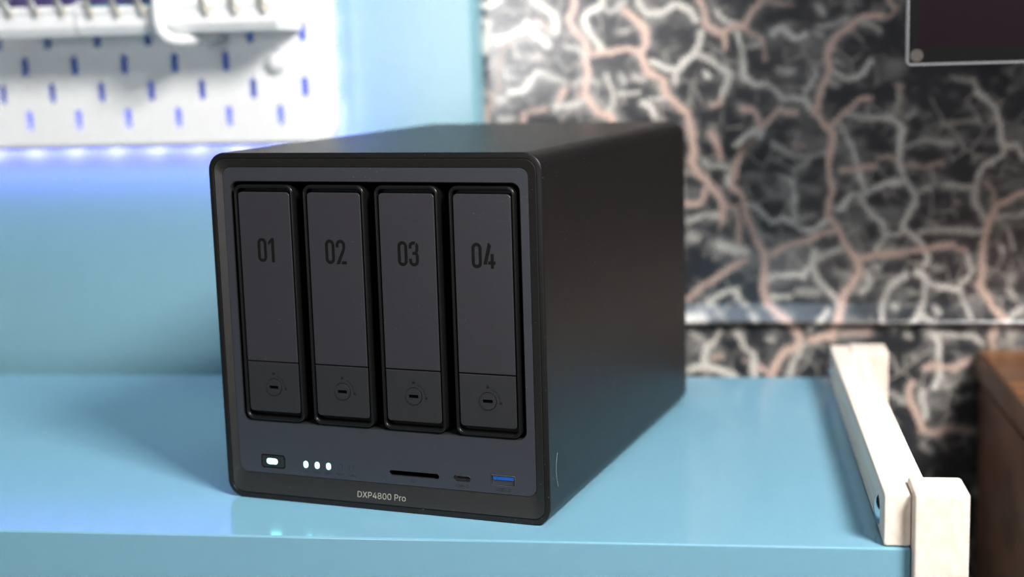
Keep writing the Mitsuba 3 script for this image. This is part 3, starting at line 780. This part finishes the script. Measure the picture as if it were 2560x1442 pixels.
# light strip: a flexible band stuck to the back of the board, one diode every 33 mm
SY = 0.3690
put('pegboard__light_strip', join(box(PX0 + .01, PX1 - .012, PY + .0065, SY + .0015, PZ0 - .0027, PZ0 + .0024), box(PX1 - .016, PX1 - .006, PY + .0065, SY + .0015, PZ0 + .012, PZ1 - .01)), 'white_plastic')


def diode(x, y, z, dx, dz, s=.0022):
    """A small square facing the wall and outwards along (dx, dz)."""
    nrm = np.array([dx, 0.75, dz])
    nrm /= np.linalg.norm(nrm)
    a = np.cross(nrm, [0, 1, 0.001])
    a /= np.linalg.norm(a)
    b = np.cross(nrm, a)
    c = np.array([x, y, z]) + nrm * .001
    v = np.array([c - s * a - s * b, c + s * a - s * b, c + s * a + s * b, c - s * a + s * b])
    return v, np.array([(0, 1, 2), (0, 2, 3)])


i = 0
for k in range(-3, 8):
    x = -.334 + k * .0332
    if PX0 + .02 < x < PX1 - .02:
        put('pegboard__light_strip__' + name('diode', i), diode(x, SY + .002, PZ0 - .0006, 0, -.10), 'white_plastic', emitter={'type': 'area', 'radiance': rgb(LED_LIGHT), 'sampling_weight': 1.0})
        i += 1
for k in range(4):
    put('pegboard__light_strip__' + name('diode', i), diode(PX1 - .015, SY + .002, PZ0 + .020 + k * .0332, .30, 0), 'white_plastic', emitter={'type': 'area', 'radiance': rgb([c * 0.6 for c in LED_LIGHT]), 'sampling_weight': 0.8})
    i += 1
tag('pegboard__light_strip', 'strip of blue lights along the lower edge')

# white bins on the board, with metal hooks over their front lips and cards inside
BY0, BZ0 = 0.2960, 0.2432


def bin_mesh(x0, x1, y0, y1, z0, z1):
    """An open tray: chamfered lower front edge, thin walls, low front lip."""
    t = .0018
    prof = Polygon([(y0 + .0035, z0), (y1, z0), (y1, z1 + .012), (y1 - t, z1 + .012), (y1 - t, z0 + t), (y0 + t + .002, z0 + t), (y0 + t, z0 + .006), (y0 + t, z1 - .001), (y0 - .0012, z1), (y0 - .0012, z1 - .004), (y0, z1 - .005), (y0, z0 + .0055)])
    m = trimesh.creation.extrude_polygon(prof, x1 - x0, engine='earcut')
    v = m.vertices
    body = trimesh.Trimesh(np.c_[v[:, 2] + x0, v[:, 0], v[:, 1]], m.faces, process=False)
    side = Polygon([(y0 + .0035, z0), (y1, z0), (y1, z1 + .012), (y1 - .01, z1 + .012), (y0, z1), (y0, z0 + .0055)])
    ends = []
    for x in (x0, x1 - t):
        m = trimesh.creation.extrude_polygon(side, t, engine='earcut')
        v = m.vertices
        ends.append(trimesh.Trimesh(np.c_[v[:, 2] + x, v[:, 0], v[:, 1]], m.faces, process=False))
    return join(body, *ends)


BINS = [(-.3445, -.2845, .2640), (-.2830, -.2255, .2625), (-.2235, -.1375, .2640)]
WORD = ['narrow white bin on the pegboard, at the left edge of the photo', 'narrow white bin on the pegboard, beside the curved bracket hook', 'wide white bin on the pegboard, rightmost of the bins']
for i, (x0, x1, z1) in enumerate(BINS):
    k = name('storage_bin', i)
    put(k, bin_mesh(x0, x1, BY0, PY - .0005, BZ0, z1), 'white_plastic')
    tag(k, WORD[i], 'storage bin', 'white bins on the pegboard')
    if i < 2:
        k = name('card_box', i)
        put(k + '__box', round_box(x0 + .004, x1 - .004, BY0 + .017, PY - .006, BZ0 + .002, .320, .001), 'purple_card', 30)
        put(k + '__base_band', round_box(x0 + .0038, x1 - .0038, BY0 + .0166, PY - .0055, BZ0 + .0019, z1 + .0022, .0008), 'teal_card' if i == 1 else 'purple_card', 30)
        tag(k, ('dark purple box in the narrow white bin at the left edge', 'dark purple box with teal foot in the narrow bin beside the wide one')[i], 'box', 'boxes in the white bins')
hx = [-.3370, -.3170, -.2975, -.2765, -.2570, -.2385, -.1925, -.1715, -.1510]
for i, x in enumerate(hx):
    k = name('metal_hook', i)
    zt = .2693 if x < -.29 else .2672 if x < -.23 else .2665
    path = curve([(x - .0028, BY0 + .012, zt - .012), (x - .0020, BY0 + .009, zt - .003), (x - .0005, BY0 + .004, zt - .0002), (x + .0020, BY0 - .0018, zt - .0012), (x + .0055, BY0 - .0036, zt - .006), (x + .0088, BY0 - .0036, zt - .0105)], 20)
    put(k, tube(path, .0021, 8), 'brass', 40)
    tag(k, f"{('left', 'middle', 'right')[i % 3]} one of three pale brass hooks on the {('narrow white bin at the left edge', 'narrow white bin beside the bracket', 'wide white bin')[i // 3]}", 'hook', 'brass hooks on the white bins')
path = curve([(-.2190, BY0 - .008, .292), (-.2190, BY0 - .008, .264), (-.2186, BY0 - .008, .2500), (-.2165, BY0 - .007, .2425), (-.2115, BY0 - .003, .2385), (-.2050, BY0 + .006, .2380), (-.2020, BY0 + .022, .2392), (-.2000, PY - .001, .2415)], 48)
put('bracket_hook', tube(path, .0040, 12), 'white_plastic', 40)
tag('bracket_hook', 'white curved bracket hook bending under the wide white bin', 'hook')

# ------------------------------------------------------------------ monitor and brown cabinet at the right
MY, MX0, MZ0, MW, MH = 0.180, 0.2699, 0.2087, 0.60, 0.36
fr = rrect(MX0, MX0 + MW, MZ0, MZ0 + MH, .0022, 5)
put('monitor__frame', slab(fr.difference(rrect(MX0 + .0008, MX0 + MW - .0008, MZ0 + .0015, MZ0 + MH - .0008, .0010, 5)), MY, MY + .010), 'silver_frame')
scr = sbox(MX0 + .0060, MZ0 + .0098, MX0 + MW - .006, MZ0 + MH - .006)
put('monitor__bezel', slab(rrect(MX0 + .0008, MX0 + MW - .0008, MZ0 + .0015, MZ0 + MH - .0008, .0010, 5).difference(scr), MY + .0006, MY + .004), 'glossy_black')
put('monitor__screen', slab(scr, MY + .0009, MY + .004), 'screen_glass')
put('monitor__corner_pad', slab(disc(MX0 + .0052, MZ0 + .0057, .0036), MY + .0003, MY + .001), 'grey_rubber')
back = [(ring(MX0 + .0008, MX0 + MW - .0008, MZ0 + .0008, MZ0 + MH - .0008, .0015, 4), MY + .0041), (ring(MX0 + .0006, MX0 + MW - .0006, MZ0 + .0006, MZ0 + MH - .0006, .0015, 4), MY + .012), (ring(MX0 + .04, MX0 + MW - .04, MZ0 + .04, MZ0 + MH - .04, .01, 4), MY + .040)]
put('monitor__back_cover', loft(back), 'glossy_black', 25)
mx = MX0 + MW / 2
CZ = -.0010                                             # top of the brown cabinet
put('monitor__stand_neck', round_box(mx - .03, mx + .03, MY + .038, MY + .060, CZ + .006, MZ0 + .20, .004), 'silver_frame', 30)
put('monitor__stand_foot', round_box(mx - .11, mx + .11, MY - .05, MY + .14, CZ + .0002, CZ + .008, .003), 'silver_frame', 30)
tag('monitor', 'dark monitor with thin silver frame, seen by its lower left corner before the marble wall', 'monitor')
tag('monitor__corner_pad', 'small grey round pad in the corner')

BX0, BX1, BYF, BYB = 0.3465, 0.98, -0.14, 0.3990
TB = turn(1.0, [0, 0, 1], [BX0, BYB, 0])
put('wooden_cabinet__lid', moved(round_box(BX0, BX1, BYF, BYB, CZ - .0215, CZ - .0006, .0012), TB), 'brown_wood', 30)
put('wooden_cabinet__lid__top_board', moved(round_box(BX0 + .0012, BX1 - .0012, BYF + .0012, BYB - .0012, CZ - .0012, CZ, .0003), TB), 'brown_wood_top', 30)
put('wooden_cabinet__body', moved(round_box(BX0 + .0020, BX1 - .003, BYF + .006, BYB - .001, FLOOR, CZ - .0255, .0012), TB), 'brown_wood', 30)
put('wooden_cabinet__shadow_gap', moved(box(BX0 + .010, BX1 - .010, BYF + .014, BYB - .003, CZ - .0260, CZ - .0210), TB), 'brown_wood')
tag('wooden_cabinet', 'brown wooden cabinet with overhanging lid, right of the pale wooden posts', 'cabinet')
